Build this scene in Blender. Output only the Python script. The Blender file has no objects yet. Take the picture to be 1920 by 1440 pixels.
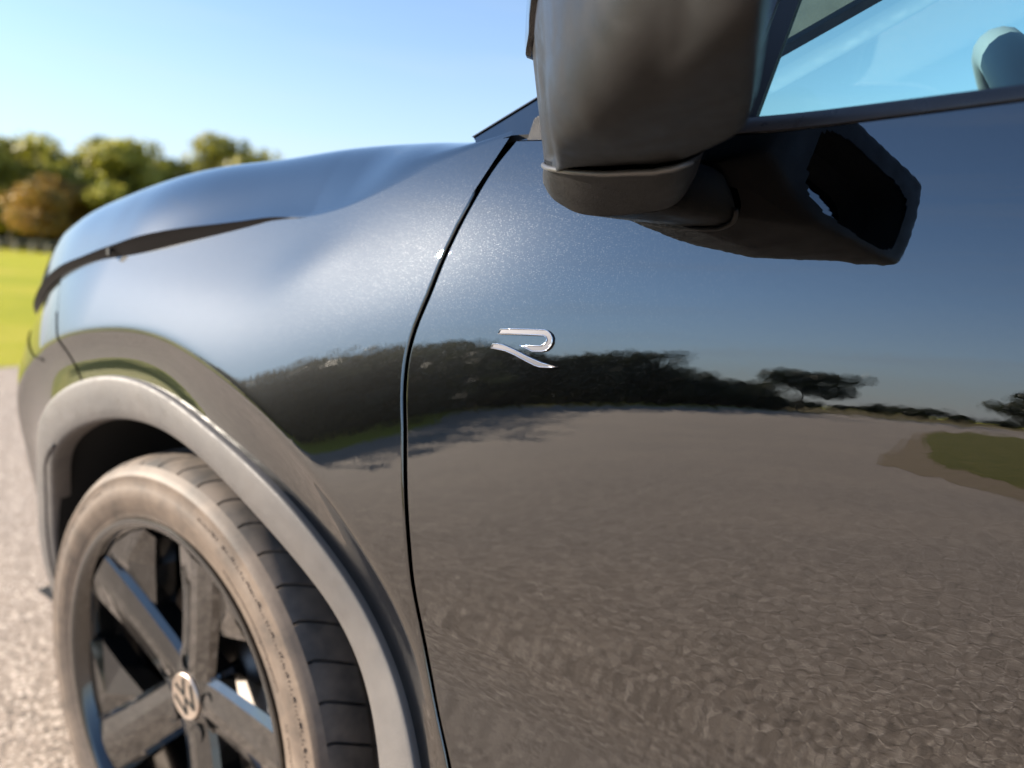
import bpy, bmesh, math, random
import numpy as np
from mathutils import Vector, Matrix
C = bpy.context.scene
COL = C.collection

# ---------------------------------------------------------------- camera, sky, sun, exposure
TH, PH, RO = math.radians(55.7), math.radians(8.8), math.radians(4.1)
cd = bpy.data.cameras.new('camera'); cam = bpy.data.objects.new('camera', cd); COL.objects.link(cam)
fw = Vector((-math.cos(TH)*math.cos(PH), math.sin(TH)*math.cos(PH), -math.sin(PH)))
rt = Vector((math.sin(TH), math.cos(TH), 0)); up = rt.cross(fw)
r2 = rt*math.cos(RO)+up*math.sin(RO); u2 = -rt*math.sin(RO)+up*math.cos(RO)
cam.matrix_world = Matrix(((r2.x, u2.x, -fw.x, .888), (r2.y, u2.y, -fw.y, -.469), (r2.z, u2.z, -fw.z, .978), (0, 0, 0, 1)))
cd.sensor_width = 36; cd.lens = 36*1331/1920; cd.clip_start = .02; cd.clip_end = 5000
cd.dof.use_dof = True; cd.dof.focus_distance = .565; cd.dof.aperture_fstop = 3.0
C.camera = cam
SUN_EL, SUN_AZ = math.radians(20.6), math.radians(53.15)      # azimuth from -y towards -x
sv = Vector((-math.sin(SUN_AZ)*math.cos(SUN_EL), -math.cos(SUN_AZ)*math.cos(SUN_EL), math.sin(SUN_EL)))
sl = bpy.data.lights.new('sun', 'SUN'); sl.energy = 5.0; sl.angle = math.radians(.4); sl.color = (1, .89, .74)
so = bpy.data.objects.new('sun', sl); COL.objects.link(so); so.location = sv*30
so.rotation_euler = sv.to_track_quat('Z', 'Y').to_euler()
W = bpy.data.worlds.new('World'); C.world = W; W.use_nodes = True
wn, wl = W.node_tree.nodes, W.node_tree.links; wn.clear()
wo = wn.new('ShaderNodeOutputWorld'); bg = wn.new('ShaderNodeBackground'); sk = wn.new('ShaderNodeTexSky')
sk.sky_type = 'NISHITA'; sk.sun_disc = False; sk.sun_elevation = SUN_EL
sk.sun_rotation = math.atan2(sv.x, sv.y); sk.altitude = 50; sk.air_density = 1.0; sk.dust_density = .0; sk.ozone_density = 3.4
bg.inputs['Strength'].default_value = .10
# thin streaks of high cirrus, and the pale haze low over the horizon all round
tc = wn.new('ShaderNodeTexCoord'); mp = wn.new('ShaderNodeMapping'); nz = wn.new('ShaderNodeTexNoise')
mp.inputs['Scale'].default_value = (1.2, 1.2, 14); nz.inputs['Scale'].default_value = 2.2; nz.inputs['Detail'].default_value = 5
cr = wn.new('ShaderNodeValToRGB'); cr.color_ramp.elements[0].position = .5; cr.color_ramp.elements[1].position = .8
cr.color_ramp.elements[0].color = (.04, .04, .04, 1); cr.color_ramp.elements[1].color = (.16, .16, .16, 1)
sx = wn.new('ShaderNodeSeparateXYZ'); hz_ = wn.new('ShaderNodeValToRGB'); e_ = hz_.color_ramp.elements
e_[0].position = 0; e_[0].color = (.85, .85, .85, 1); e_[1].position = .5; e_[1].color = (.0, .0, .0, 1)
for p_, c_ in ((.07, .72), (.15, .40), (.28, .14)): k_ = e_.new(p_); k_.color = (c_, c_, c_, 1)
am = wn.new('ShaderNodeMath'); am.operation = 'ADD'; am.use_clamp = True
mx = wn.new('ShaderNodeMix'); mx.data_type = 'RGBA'; mx.inputs['B'].default_value = (2.85, 3.1, 3.45, 1)
wl.new(tc.outputs['Generated'], mp.inputs[0]); wl.new(mp.outputs[0], nz.inputs['Vector']); wl.new(nz.outputs[0], cr.inputs[0])
wl.new(tc.outputs['Generated'], sx.inputs[0]); wl.new(sx.outputs['Z'], hz_.inputs[0]); wl.new(hz_.outputs[0], am.inputs[0]); wl.new(cr.outputs[0], am.inputs[1])
wl.new(am.outputs[0], mx.inputs['Factor']); wl.new(sk.outputs[0], mx.inputs['A']); wl.new(mx.outputs['Result'], bg.inputs[0]); wl.new(bg.outputs[0], wo.inputs[0])
C.view_settings.view_transform = 'Standard'; C.view_settings.look = 'None'; C.view_settings.gamma = 1
C.view_settings.use_curve_mapping = False; C.view_settings.exposure = 1.5
C.render.engine = 'CYCLES'; C.cycles.use_denoising = True; C.cycles.denoising_prefilter = 'ACCURATE'; C.cycles.max_bounces = 10; C.cycles.transparent_max_bounces = 12
C.cycles.sample_clamp_indirect = 2.5; C.cycles.blur_glossy = .6

# ---------------------------------------------------------------- materials
def mat(name, col, rough=.5, metal=0., **kw):
    m = bpy.data.materials.new(name); m.use_nodes = True
    b = m.node_tree.nodes['Principled BSDF']
    b.inputs['Base Color'].default_value = (*col, 1); b.inputs['Roughness'].default_value = rough; b.inputs['Metallic'].default_value = metal
    for k, v in kw.items(): b.inputs[k.replace('_', ' ')].default_value = v
    return m
def N(m, t, **kw):
    n = m.node_tree.nodes.new(t)
    for k, v in kw.items():
        if k in n.inputs: n.inputs[k].default_value = v
        else: setattr(n, k, v)
    return n
def L(m, a, b): m.node_tree.links.new(a, b)
def P(m): return m.node_tree.nodes['Principled BSDF']
def coords(m, scale=(1, 1, 1)):
    t = N(m, 'ShaderNodeTexCoord'); p = N(m, 'ShaderNodeMapping'); p.inputs['Scale'].default_value = scale
    L(m, t.outputs['Object'], p.inputs[0]); return p.outputs[0]
def ramp(m, src, stops):
    r = N(m, 'ShaderNodeValToRGB'); e = r.color_ramp.elements
    while len(e) < len(stops): e.new(.5)
    for k, (p, c) in zip(e, stops): k.position = p; k.color = (*c, 1) if len(c) == 3 else c
    L(m, src, r.inputs[0]); return r.outputs[0]
def bump(m, h, strength, dist, to=None, inp='Normal'):
    b = N(m, 'ShaderNodeBump'); b.inputs['Strength'].default_value = strength; b.inputs['Distance'].default_value = dist
    L(m, h, b.inputs['Height']); L(m, b.outputs[0], (to or P(m)).inputs[inp]); return b

def make_paint(name):
    m = mat(name, (.055, .063, .078), 0.33, 1., Coat_Weight=1., Coat_Roughness=.004, Coat_IOR=2.4)
    b = P(m); c = coords(m)
    # very fine metal flake in the base coat: a few cells in a hundred are brighter
    v = N(m, 'ShaderNodeTexVoronoi', Scale=2400.); L(m, c, v.inputs['Vector'])
    w = N(m, 'ShaderNodeTexWhiteNoise', noise_dimensions='3D'); L(m, v.outputs['Color'], w.inputs['Vector'])
    L(m, ramp(m, w.outputs[0], [(0, (.0009, .0010, .0012)), (.90, (.0011, .0013, .0015)), (.95, (.0035, .005, .0056)), (1, (.018, .0185, .0195))]), b.inputs['Base Color'])
    # faint orange peel in the clear coat
    n = N(m, 'ShaderNodeTexNoise', Scale=120., Detail=1.); L(m, c, n.inputs['Vector']); bump(m, n.outputs[0], .022, .0012, inp='Coat Normal')
    return m
M = {}
M['paint'] = make_paint('black pearl paint')
M['gloss'] = mat('gloss black', (.006, .006, .007), .12, 0, Coat_Weight=1., Coat_Roughness=.02, Coat_IOR=1.8)
M['void'] = mat('matt black void', (.004, .004, .004), .9)
M['rubber'] = mat('seal rubber', (.012, .012, .013), .55)
def plastic(name, col, rough, sc, st, dirt=None):
    m = mat(name, col, rough); c = coords(m)
    n = N(m, 'ShaderNodeTexNoise', Scale=sc, Detail=2.); L(m, c, n.inputs['Vector']); bump(m, n.outputs[0], st, .0006)
    n2 = N(m, 'ShaderNodeTexNoise', Scale=9., Detail=6., Roughness=.65); L(m, c, n2.inputs['Vector'])
    d = dirt or tuple(min(1, x*1.45+.004) for x in col)
    L(m, ramp(m, n2.outputs[0], [(.36, col), (.72, d)]), P(m).inputs['Base Color'])
    n3 = N(m, 'ShaderNodeTexNoise', Scale=60., Detail=6.); L(m, c, n3.inputs['Vector']); L(m, ramp(m, n3.outputs[0], [(.3, (rough-.1,)*3), (.7, (min(1, rough+.12),)*3)]), P(m).inputs['Roughness'])
    return m
M['arch'] = plastic('grained grey arch plastic', (.085, .079, .077), .55, 1100, .6, (.125, .113, .106))
M['mirror'] = plastic('grained black mirror plastic', (.013, .0125, .0125), .38, 1100, .6, (.022, .02, .019))
P(M['mirror']).inputs['Specular IOR Level'].default_value = .28
M['trim'] = plastic('satin dark trim', (.03, .029, .032), .34, 900, .06)
M['bead'] = mat('satin metal bead', (.12, .115, .11), .34, .5)
M['channel'] = mat('grey window channel', (.3, .33, .37), .4)
M['cabin'] = plastic('cabin plastic', (.05, .052, .056), .55, 500, .2)
M['leather'] = mat('steering wheel leather', (.17, .19, .23), .45)
M['chrome'] = mat('polished chrome', (.82, .82, .84), .08, 1.)
M['badge'] = mat('smoked badge face', (.07, .068, .08), .35, .3, Coat_Weight=.4)
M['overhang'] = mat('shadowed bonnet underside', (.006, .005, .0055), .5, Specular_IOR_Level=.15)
M['steel'] = mat('brake disc steel', (.24, .21, .19), .5, 1.)
M['caliper'] = mat('cast caliper', (.2, .2, .22), .5, .6)
M['cap'] = mat('satin cap metal', (.62, .52, .44), .35, .85)
M['rimpaint'] = mat('gloss black wheel', (.005, .005, .005), .1, .0, Coat_Weight=1., Coat_Roughness=.015, Coat_IOR=1.75)
m = mat('tyre rubber', (.04, .034, .03), .62); c = coords(m)
n = N(m, 'ShaderNodeTexNoise', Scale=11., Detail=7., Roughness=.7); L(m, c, n.inputs['Vector'])
L(m, ramp(m, n.outputs[0], [(.33, (.06, .048, .04)), (.52, (.13, .098, .076)), (.75, (.20, .155, .12))]), P(m).inputs['Base Color'])
n = N(m, 'ShaderNodeTexNoise', Scale=420., Detail=2.); L(m, c, n.inputs['Vector']); bump(m, n.outputs[0], .15, .001)
M['tyre'] = m
m = mat('tread rubber', (.045, .04, .037), .7); c = coords(m)
n = N(m, 'ShaderNodeTexNoise', Scale=26., Detail=5.); L(m, c, n.inputs['Vector'])
L(m, ramp(m, n.outputs[0], [(.35, (.06, .053, .049)), (.7, (.16, .128, .105))]), P(m).inputs['Base Color'])
M['tread'] = m
def glass_mat(name, tint, refl=1.45):
    m = bpy.data.materials.new(name); m.use_nodes = True; nt = m.node_tree; nt.nodes.clear()
    o = N(m, 'ShaderNodeOutputMaterial'); t = N(m, 'ShaderNodeBsdfTransparent'); g = N(m, 'ShaderNodeBsdfGlossy'); x = N(m, 'ShaderNodeMixShader'); f = N(m, 'ShaderNodeFresnel')
    t.inputs[0].default_value = (*tint, 1); g.inputs['Roughness'].default_value = .0; f.inputs['IOR'].default_value = refl
    L(m, f.outputs[0], x.inputs[0]); L(m, t.outputs[0], x.inputs[1]); L(m, g.outputs[0], x.inputs[2]); L(m, x.outputs[0], o.inputs[0]); return m
M['glass'] = glass_mat('tinted side glass', (.80, .97, .93)); M['screen'] = glass_mat('windscreen glass', (.74, .97, .93))
M['lens'] = mat('headlight cover', (.01, .012, .012), .03, 0, Coat_Weight=1.)
M['mirrorglass'] = mat('mirror glass', (.8, .85, .9), .02, 1.)
m = mat('car park tarmac', (.3, .25, .21), .9); c = coords(m)
v = N(m, 'ShaderNodeTexVoronoi', Scale=165.); L(m, c, v.inputs['Vector'])
bw = N(m, 'ShaderNodeSeparateColor'); L(m, v.outputs['Color'], bw.inputs[0])
st = ramp(m, bw.outputs[0], [(0, (.12, .093, .07)), (.40, (.30, .234, .18)), (.82, (.46, .362, .28)), (1, (.85, .71, .58))])
n = N(m, 'ShaderNodeTexNoise', Scale=.7, Detail=6.); L(m, c, n.inputs['Vector'])
pt = ramp(m, n.outputs[0], [(.35, (.93, .93, .94)), (.65, (1.06, 1.05, 1.04))])
mu = N(m, 'ShaderNodeMix', data_type='RGBA', blend_type='MULTIPLY'); mu.inputs['Factor'].default_value = 1
L(m, st, mu.inputs['A']); L(m, pt, mu.inputs['B']); L(m, mu.outputs['Result'], P(m).inputs['Base Color'])
e = N(m, 'ShaderNodeTexVoronoi', Scale=165., feature='DISTANCE_TO_EDGE'); L(m, c, e.inputs['Vector'])
h = ramp(m, e.outputs['Distance'], [(0, (0, 0, 0)), (.28, (1, 1, 1))]); bump(m, h, .6, .002)
M['tarmac'] = m
def grass_mat(name, a, b, d, sc=3.):
    m = mat(name, a, .8, 0, Specular_IOR_Level=.1); c = coords(m); n = N(m, 'ShaderNodeTexNoise', Scale=sc, Detail=9., Roughness=.7); L(m, c, n.inputs['Vector'])
    L(m, ramp(m, n.outputs[0], [(.3, a), (.5, b), (.72, d)]), P(m).inputs['Base Color'])
    n2 = N(m, 'ShaderNodeTexNoise', Scale=60., Detail=4.); L(m, c, n2.inputs['Vector']); bump(m, n2.outputs[0], 1., .05); return m
M['lawn'] = grass_mat('meadow grass', (.27, .31, .02), (.43, .41, .03), (.60, .47, .09), .22)
M['rough'] = grass_mat('dry rough grass', (.12, .10, .035), (.2, .15, .06), (.26, .2, .09), 1.2)
M['island'] = grass_mat('island grass', (.12, .125, .03), (.19, .175, .04), (.28, .23, .075), 2.5)
M['sand'] = grass_mat('bare sandy soil', (.28, .2, .13), (.4, .3, .2), (.2, .18, .07), 5.)
def leaf(name, a, b, d):
    m = mat(name, a, .55); g = N(m, 'ShaderNodeObjectInfo'); c = coords(m); n = N(m, 'ShaderNodeTexNoise', Scale=.9, Detail=5.); L(m, c, n.inputs['Vector'])
    L(m, ramp(m, n.outputs[0], [(.34, a), (.52, b), (.7, d)]), P(m).inputs['Base Color'])
    o = m.node_tree.nodes['Material Output']; t = N(m, 'ShaderNodeBsdfTranslucent'); x = N(m, 'ShaderNodeMixShader'); x.inputs[0].default_value = .45
    L(m, P(m).inputs['Base Color'].links[0].from_socket, t.inputs[0]); L(m, P(m).outputs[0], x.inputs[1]); L(m, t.outputs[0], x.inputs[2]); L(m, x.outputs[0], o.inputs[0]); return m
M['leaf_a'] = leaf('olive foliage', (.17, .175, .025), (.28, .26, .038), (.42, .36, .06))
M['leaf_b'] = leaf('yellow green foliage', (.17, .18, .025), (.31, .29, .038), (.44, .38, .06))
M['leaf_c'] = leaf('autumn foliage', (.22, .16, .03), (.36, .21, .05), (.38, .27, .05))
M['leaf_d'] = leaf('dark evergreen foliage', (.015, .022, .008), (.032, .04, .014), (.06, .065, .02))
M['bark'] = mat('bark', (.09, .075, .06), .9)
M['wood'] = mat('weathered fence wood', (.3, .27, .2), .8)

# ---------------------------------------------------------------- mesh helpers
def mesh(name, V, Fc, material, parent=None, smooth=True, normals=None, mats=None, midx=None):
    used = sorted({int(i) for f in Fc for i in f})
    if len(used) < len(V):
        r_ = {j: n_ for n_, j in enumerate(used)}; V = [V[j] for j in used]; Fc = [tuple(r_[int(i)] for i in f) for f in Fc]
        if normals is not None: normals = [normals[j] for j in used]
    me = bpy.data.meshes.new(name); me.from_pydata([tuple(map(float, v)) for v in V], [], [tuple(int(i) for i in f) for f in Fc])
    for mm in (mats or [material]): me.materials.append(mm)
    if midx is not None: me.polygons.foreach_set('material_index', np.asarray(midx, dtype=np.int32))
    if smooth: me.polygons.foreach_set('use_smooth', np.ones(len(me.polygons), dtype=bool))
    me.update()
    if normals is not None: me.normals_split_custom_set_from_vertices([tuple(map(float, n)) for n in normals])
    o = bpy.data.objects.new(name, me); COL.objects.link(o)
    if parent: o.parent = parent
    return o
def sharp(o, deg=35):
    bm = bmesh.new(); bm.from_mesh(o.data); a = math.radians(deg)
    bmesh.ops.recalc_face_normals(bm, faces=bm.faces)
    for e in bm.edges: e.smooth = not (len(e.link_faces) == 2 and e.calc_face_angle(0) > a)
    bm.to_mesh(o.data); bm.free(); return o
def gridf(nu, nv, wrapu=False, flip=False, off=0):
    f = []
    for i in range(nu if wrapu else nu-1):
        for j in range(nv-1):
            a, b = i*nv+j, ((i+1) % nu)*nv+j; q = (a, b, b+1, a+1)
            f.append(tuple(off+k for k in (q[::-1] if flip else q)))
    return f
def tag(o, label=None, cat=None, group=None, kind=None):
    for k, v in (('label', label), ('category', cat), ('group', group), ('kind', kind)):
        if v: o[k] = v
    return o
def empty(name, loc=(0, 0, 0)):
    o = bpy.data.objects.new(name, None); COL.objects.link(o); o.location = loc; o.empty_display_size = .2; return o
def tube(pts, r, n=8, closed=False, caps=True):
    pts = [Vector(p) for p in pts]; V, Fc = [], []; k = len(pts)
    r = [r]*k if np.isscalar(r) else r
    ref = None
    for i, p in enumerate(pts):
        a = pts[(i-1) % k] if (closed or i) else p; b = pts[(i+1) % k] if (closed or i < k-1) else p
        t = (b-a).normalized()
        if ref is None: ref = t.orthogonal().normalized()
        ref = (ref-t*ref.dot(t)).normalized(); s = t.cross(ref)
        for j in range(n):
            q = 2*math.pi*j/n; V.append(p+(ref*math.cos(q)+s*math.sin(q))*r[i])
    for i in range(k if closed else k-1):
        for j in range(n): Fc.append((i*n+j, i*n+(j+1) % n, ((i+1) % k)*n+(j+1) % n, ((i+1) % k)*n+j))
    if caps and not closed: Fc += [tuple(range(n))[::-1], tuple(range((k-1)*n, k*n))]
    return V, Fc
def box(c, s, rot=None):
    V = [Vector(((i & 1)*2-1, ((i >> 1) & 1)*2-1, ((i >> 2) & 1)*2-1)) for i in range(8)]
    V = [Vector((v.x*s[0]/2, v.y*s[1]/2, v.z*s[2]/2)) for v in V]
    if rot is not None: V = [rot @ v for v in V]
    return [v+Vector(c) for v in V], [(0, 2, 3, 1), (4, 5, 7, 6), (0, 1, 5, 4), (2, 6, 7, 3), (0, 4, 6, 2), (1, 3, 7, 5)]
def join(*parts):
    V, Fc = [], []
    for v, f in parts:
        o = len(V); V += list(v); Fc += [tuple(o+i for i in q) for q in f]
    return V, Fc
def prism(poly, place, d0, d1):
    """polygon (list of 2d) swept between depths d0 and d1; place(a, b, d) -> 3d"""
    n = len(poly); V = [place(a, b, d0) for a, b in poly]+[place(a, b, d1) for a, b in poly]
    return V, [tuple(range(n)), tuple(range(2*n-1, n-1, -1))]+[(i, i+n, (i+1) % n+n, (i+1) % n) for i in range(n)]
def catmull(pts, n, closed=False):
    p = np.asarray(pts, float); k = len(p); out = []
    segs = k if closed else k-1
    for i in range(segs):
        g = lambda j: p[j % k] if closed else p[min(max(j, 0), k-1)]
        a, b, c_, d = g(i-1), g(i), g(i+1), g(i+2)
        for t in np.linspace(0, 1, n, endpoint=False):
            out.append(.5*((2*b)+(c_-a)*t+(2*a-5*b+4*c_-d)*t*t+(3*b-a-3*c_+d)*t**3))
    if not closed: out.append(p[-1])
    return np.array(out)
def resample(p, n, closed=True):
    p = np.asarray(p, float); q = np.vstack([p, p[:1]]) if closed else p
    s = np.concatenate([[0], np.cumsum(np.linalg.norm(np.diff(q, axis=0), axis=1))])
    t = np.linspace(0, s[-1], n, endpoint=not closed)
    return np.array([[np.interp(v, s, q[:, k]) for k in range(q.shape[1])] for v in t])
WC = np.array([0.0, 0.345])          # front wheel centre (x, z)
def sstep(a, b, v):
    t = np.clip((np.asarray(v, float) - a) / (b - a), 0, 1); return t*t*(3-2*t)
def hermite(xs, ys, v):
    """smooth monotone-ish cubic through a table"""
    xs = np.asarray(xs, float); ys = np.asarray(ys, float); v = np.asarray(v, float)
    d = np.diff(ys)/np.diff(xs); m = np.empty_like(ys)
    m[1:-1] = (d[:-1]*np.diff(xs)[1:]+d[1:]*np.diff(xs)[:-1])/(xs[2:]-xs[:-2]); m[0] = d[0]; m[-1] = d[-1]
    i = np.clip(np.searchsorted(xs, v)-1, 0, len(xs)-2); h = xs[i+1]-xs[i]; t = (v-xs[i])/h
    r = ((1+2*t)*(1-t)**2*ys[i] + t*(1-t)**2*h*m[i] + t*t*(3-2*t)*ys[i+1] + t*t*(t-1)*h*m[i+1])
    r = np.where(v < xs[0], ys[0]+m[0]*(v-xs[0]), r); return np.where(v > xs[-1], ys[-1]+m[-1]*(v-xs[-1]), r)
TZ = [.20, .34, .42, .50, .555, .60, .635, .665, .70, .75, .80, .91, .97, 1.04, 1.10, 1.20]
TT = [-6, -4, 1, 5, 7, 5.5, 0, -4.6, -5.4, -4.2, -2, 4.1, 7.8, 13, 18, 27]
_zi = np.linspace(.2, 1.2, 1001)
_I = np.concatenate([[0], np.cumsum(np.tan(np.radians(hermite(TZ, TT, (_zi[1:]+_zi[:-1])/2)))*.001)])
_I -= np.interp(.85, _zi, _I)
_w = sstep(.66, .80, _zi)*(1-.45*sstep(.93, 1.05, _zi))
_W = np.concatenate([[0], np.cumsum((_w[1:]+_w[:-1])/2*.001)]); _W -= np.interp(.85, _zi, _W)
def extra(x):
    d = np.maximum(.8-np.asarray(x, float), -.4)
    e = 10*d+28*d*d
    return np.where(e > 12, 12+7*np.tanh((e-12)/7), np.maximum(e, -2.5))
def Y0(x):
    x = np.asarray(x, float)
    f = np.maximum(-.17-x, 0); g = np.maximum(-.5-x, 0)
    return .006*(x-1)**2 - .003 + .62*f*f + 1.6*g**2.2
# wheel arch (polar round the wheel centre, degrees from the rear, over the top, to the front)
RC_A = [-40, 0, 25, 38, 44, 52, 62, 74, 86, 101, 111, 118, 135, 160, 200]
RC_R = [.57, .57, .558, .554, .553, .542, .53, .5196, .5236, .53, .541, .553, .57, .58, .59]
def flare(x, z):
    dx = np.asarray(x, float)-WC[0]; dz = np.asarray(z, float)-WC[1]
    r = np.hypot(dx, dz); a = np.degrees(np.arctan2(dz, dx)); a = np.where(a < -90, a+360, a)
    q = sum(hermite(RC_A, RC_R, a+d) for d in (-7, -3.5, 0, 3.5, 7))/5-r
    k = sstep(-2, 30, a)*(1-sstep(150, 185, a))
    s = .003; q = s*np.log1p(np.exp(np.clip(q/s, -40, 40))); q = np.minimum(q, .11)
    return k*(.60*q-3.5*q*q)
def Y(x, z):
    z = np.asarray(z, float); x = np.asarray(x, float)
    low = np.maximum(.66-z, 0)**1.35*.31*sstep(-.2, -.5, x)
    sheen_swell = -.0013*np.exp(-((x-.27)/.06)**2-((z-.968-.30*(x-.27))/.032)**2)  # slight outward swell added to the skin to catch a soft sun sheen
    return sheen_swell+Y0(x)+low+np.interp(z, _zi, _I)+np.tan(np.radians(extra(x)))*np.interp(z, _zi, _W)+flare(x, z)

# ---------------------------------------------------------------- car body surface
GZ = [.25, .40, .532, .584, .629, .683, .735, .787, .835, .867, .901, .926, .950, .992, 1.035, 1.073, 1.092, 1.12]
GX = [.60, .565, .536, .511, .4935, .4785, .471, .463, .4555, .449, .4465, .450, .457, .468, .484, .503, .517, .535]
def G(z): return hermite(GZ, GX, z)
AO_A = [-40, -15, 0, 10, 18.6, 24.7, 33.5, 44.8, 55, 67.8, 86, 104, 121, 134, 150, 170, 200]
AO_R = [.50, .522, .529, .53, .527, .513, .496, .484, .473, .456, .4565, .470, .476, .476, .475, .475, .47]
AI_A = [-40, -15, 0, 16.5, 25.6, 39, 56, 79, 100, 115, 130, 150, 170, 200]
AI_R = [.455, .468, .473, .471, .462, .441, .419, .408, .407, .411, .413, .414, .412, .405]
def arch_o(a): return sum(hermite(AO_A, AO_R, a+d) for d in (-8, -4, 0, 4, 8))/5
def arch_i(a): return sum(hermite(AI_A, AI_R, a+d) for d in (-8, -4, 0, 4, 8))/5
SX = [-.85, -.65, -.55, -.45, -.34, -.237, -.105, -.004, .123, .161, .257, .30, .36, .43, .50, .53]
SZ = [.70, .80, .845, .888, .925, .950, .969, .988, 1.011, 1.018, 1.0255, 1.033, 1.05, 1.075, 1.094, 1.10]
def seam(x): return hermite(SX, SZ, x)
HX = [-.85, -.45, -.34, -.237, -.16, -.105, -.004, .06, .123, .20, .24]
HH = [.012, .012, .013, .0115, .0165, .0205, .0175, .0125, .0075, .002, 0]
def step(x): return np.where(np.asarray(x) > .24, 0, np.maximum(hermite(HX, HH, x), 0))
RX = [-.86, -.80, -.74, -.68, -.624, -.578, -.514, -.416, -.244, -.034, .094, .232, .357, .44, .54]
RZ = [.735, .80, .855, .90, .929, .961, .993, 1.027, 1.067, 1.099, 1.106, 1.115, 1.114, 1.108, 1.099]
def ridge(x): return hermite(RX, RZ, x)
def nrm(x, z, e=2e-4):
    n = np.stack([(Y(x+e, z)-Y(x-e, z))/2/e, -np.ones_like(x), (Y(x, z+e)-Y(x, z-e))/2/e], -1)
    return n/np.linalg.norm(n, axis=-1, keepdims=True)
def shoulder(x, w):
    """bonnet skin: w 0..1 over the shoulder, 1..2 to the centre line"""
    x, w = np.broadcast_arrays(np.asarray(x, float), np.asarray(w, float))
    h = step(x); z0 = seam(x); y0 = Y(x, z0); e = 1e-3
    t = np.arctan((Y(x, z0)-Y(x, z0-e))/e)
    kink = np.radians(16)*sstep(-.1, .2, x)*(1-sstep(.29, .39, x)); t = np.minimum(t+kink, 1.2)
    ra = sstep(.34, .50, x); t = t+.3*ra*np.maximum(0, 1.22-t)
    y0 = y0-.55*h; z0 = z0+h
    yr = .16+.12*sstep(-.45, -.8, x)*0+np.maximum(0, Y0(x)-.05)*.8; zr = np.maximum(ridge(x), z0+.012)
    ch = np.hypot(yr-y0, zr-z0)
    hd = (.36-.17*ra)*ch; p1y, p1z = y0+hd*np.sin(t), z0+hd*np.cos(t); p2y, p2z = yr-.45*ch, zr
    u = np.clip(w, 0, 1)
    by = (1-u)**3*y0+3*(1-u)**2*u*p1y+3*(1-u)*u*u*p2y+u**3*yr
    bz = (1-u)**3*z0+3*(1-u)**2*u*p1z+3*(1-u)*u*u*p2z+u**3*zr
    v = np.clip(w-1, 0, 1); rise = .028*sstep(-.1, .3, x)
    return np.stack([x, by+(.93-yr)*v, bz+rise*v*v*(3-2*v)*.5+rise*.5*np.sin(v*math.pi/2)*v], -1)
CY = 1.86
def mirrored(V, Fc, Nn=None):
    V = np.asarray(V, float).copy(); V[:, 1] = CY-V[:, 1]
    if Nn is not None: Nn = np.asarray(Nn).copy(); Nn[:, 1] *= -1
    return V, [tuple(f[::-1]) for f in Fc], Nn
car = empty('parked_car', (0, 0, 0))
tag(car, 'glossy black SUV with grey wheel arch trim and chrome letter badge, parked on the tarmac', 'car')

def polar_panel(a0, a1, outer, na, nr, shift=None, pw=1.0):
    a = np.linspace(a0, a1, na); A = np.stack([WC[0]+arch_o(a)*np.cos(np.radians(a)), WC[1]+arch_o(a)*np.sin(np.radians(a))], -1)
    ob = np.asarray(outer, float); oa = np.degrees(np.arctan2(ob[:, 1]-WC[1], ob[:, 0]-WC[0])); oa = np.where(oa < -90, oa+360, oa); orr = np.hypot(ob[:, 0]-WC[0], ob[:, 1]-WC[1])
    ab = a+(shift(a) if shift else 0)
    s = np.concatenate([[0], np.cumsum(np.hypot(*np.diff(ob, axis=0).T))])
    sb = np.interp(ab, oa, s); B = np.stack([np.interp(sb, s, ob[:, 0]), np.interp(sb, s, ob[:, 1])], -1)
    t = (np.linspace(0, 1, nr)**pw)[None, :, None]
    Q = A[:, None]*(1-t)+B[:, None]*t
    X, Z = Q[..., 0], Q[..., 1]; V = np.stack([X, Y(X, Z), Z], -1)
    return V, nrm(X, Z), B
def weld(F, mp): return [tuple(mp.get(i, i) for i in f) for f in F]
def roll_edge(Pb, Nb, T, r=.0024, depth=.016):
    """rows that turn a panel edge into its gap: Pb edge points, Nb normals, T unit direction out over the edge"""
    rows, nn = [], []
    for q in (.0, 30, 60, 90):
        k = math.radians(q); rows.append(Pb+T*r*math.sin(k)-Nb*r*(1-math.cos(k))); nn.append(Nb*math.cos(k)+T*math.sin(k))
    rows.append(rows[-1]-Nb*depth); nn.append(T*1.0)
    return np.stack(rows, 1), np.stack(nn, 1)
GAP = .0046
zz = np.concatenate([np.linspace(.27, .85, 40, endpoint=False), np.linspace(.85, 1.094, 50)])
gap_l = np.stack([G(zz)-GAP, zz], -1)
xs = np.linspace(gap_l[-1, 0], -.345, 120); seam_l = np.stack([xs, seam(xs)], -1)
outer = np.vstack([gap_l, seam_l[1:]])
Vf, Nf, Bf = polar_panel(-9, 112, outer, 300, 100, lambda a: 9.2*sstep(70, 112, a), 1.15)
na, nr_ = Vf.shape[:2]
V = Vf.reshape(-1, 3); Fc = gridf(na, nr_, flip=True); Nn = Nf.reshape(-1, 3)
k = np.where((Bf[:, 1] < 1.092) & (Bf[:, 0] > .40))[0]; Pb, Nb = Vf[k, -1], Nf[k, -1]
T = np.gradient(Pb, axis=0); T /= np.linalg.norm(T, axis=1, keepdims=True)+1e-12; T = np.cross(T, Nb); T *= np.sign(T[:, :1])
Rv, Rn = roll_edge(Pb, Nb, T)
o_ = len(V); Fc = Fc+weld(gridf(len(k), 5, flip=True, off=o_), {o_+5*i: k[i]*nr_+nr_-1 for i in range(len(k))}); V = np.vstack([V, Rv.reshape(-1, 3)]); Nn = np.vstack([Nn, Rn.reshape(-1, 3)])
mesh('front_fender', V, Fc, M['paint'], car, normals=Nn)
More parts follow.
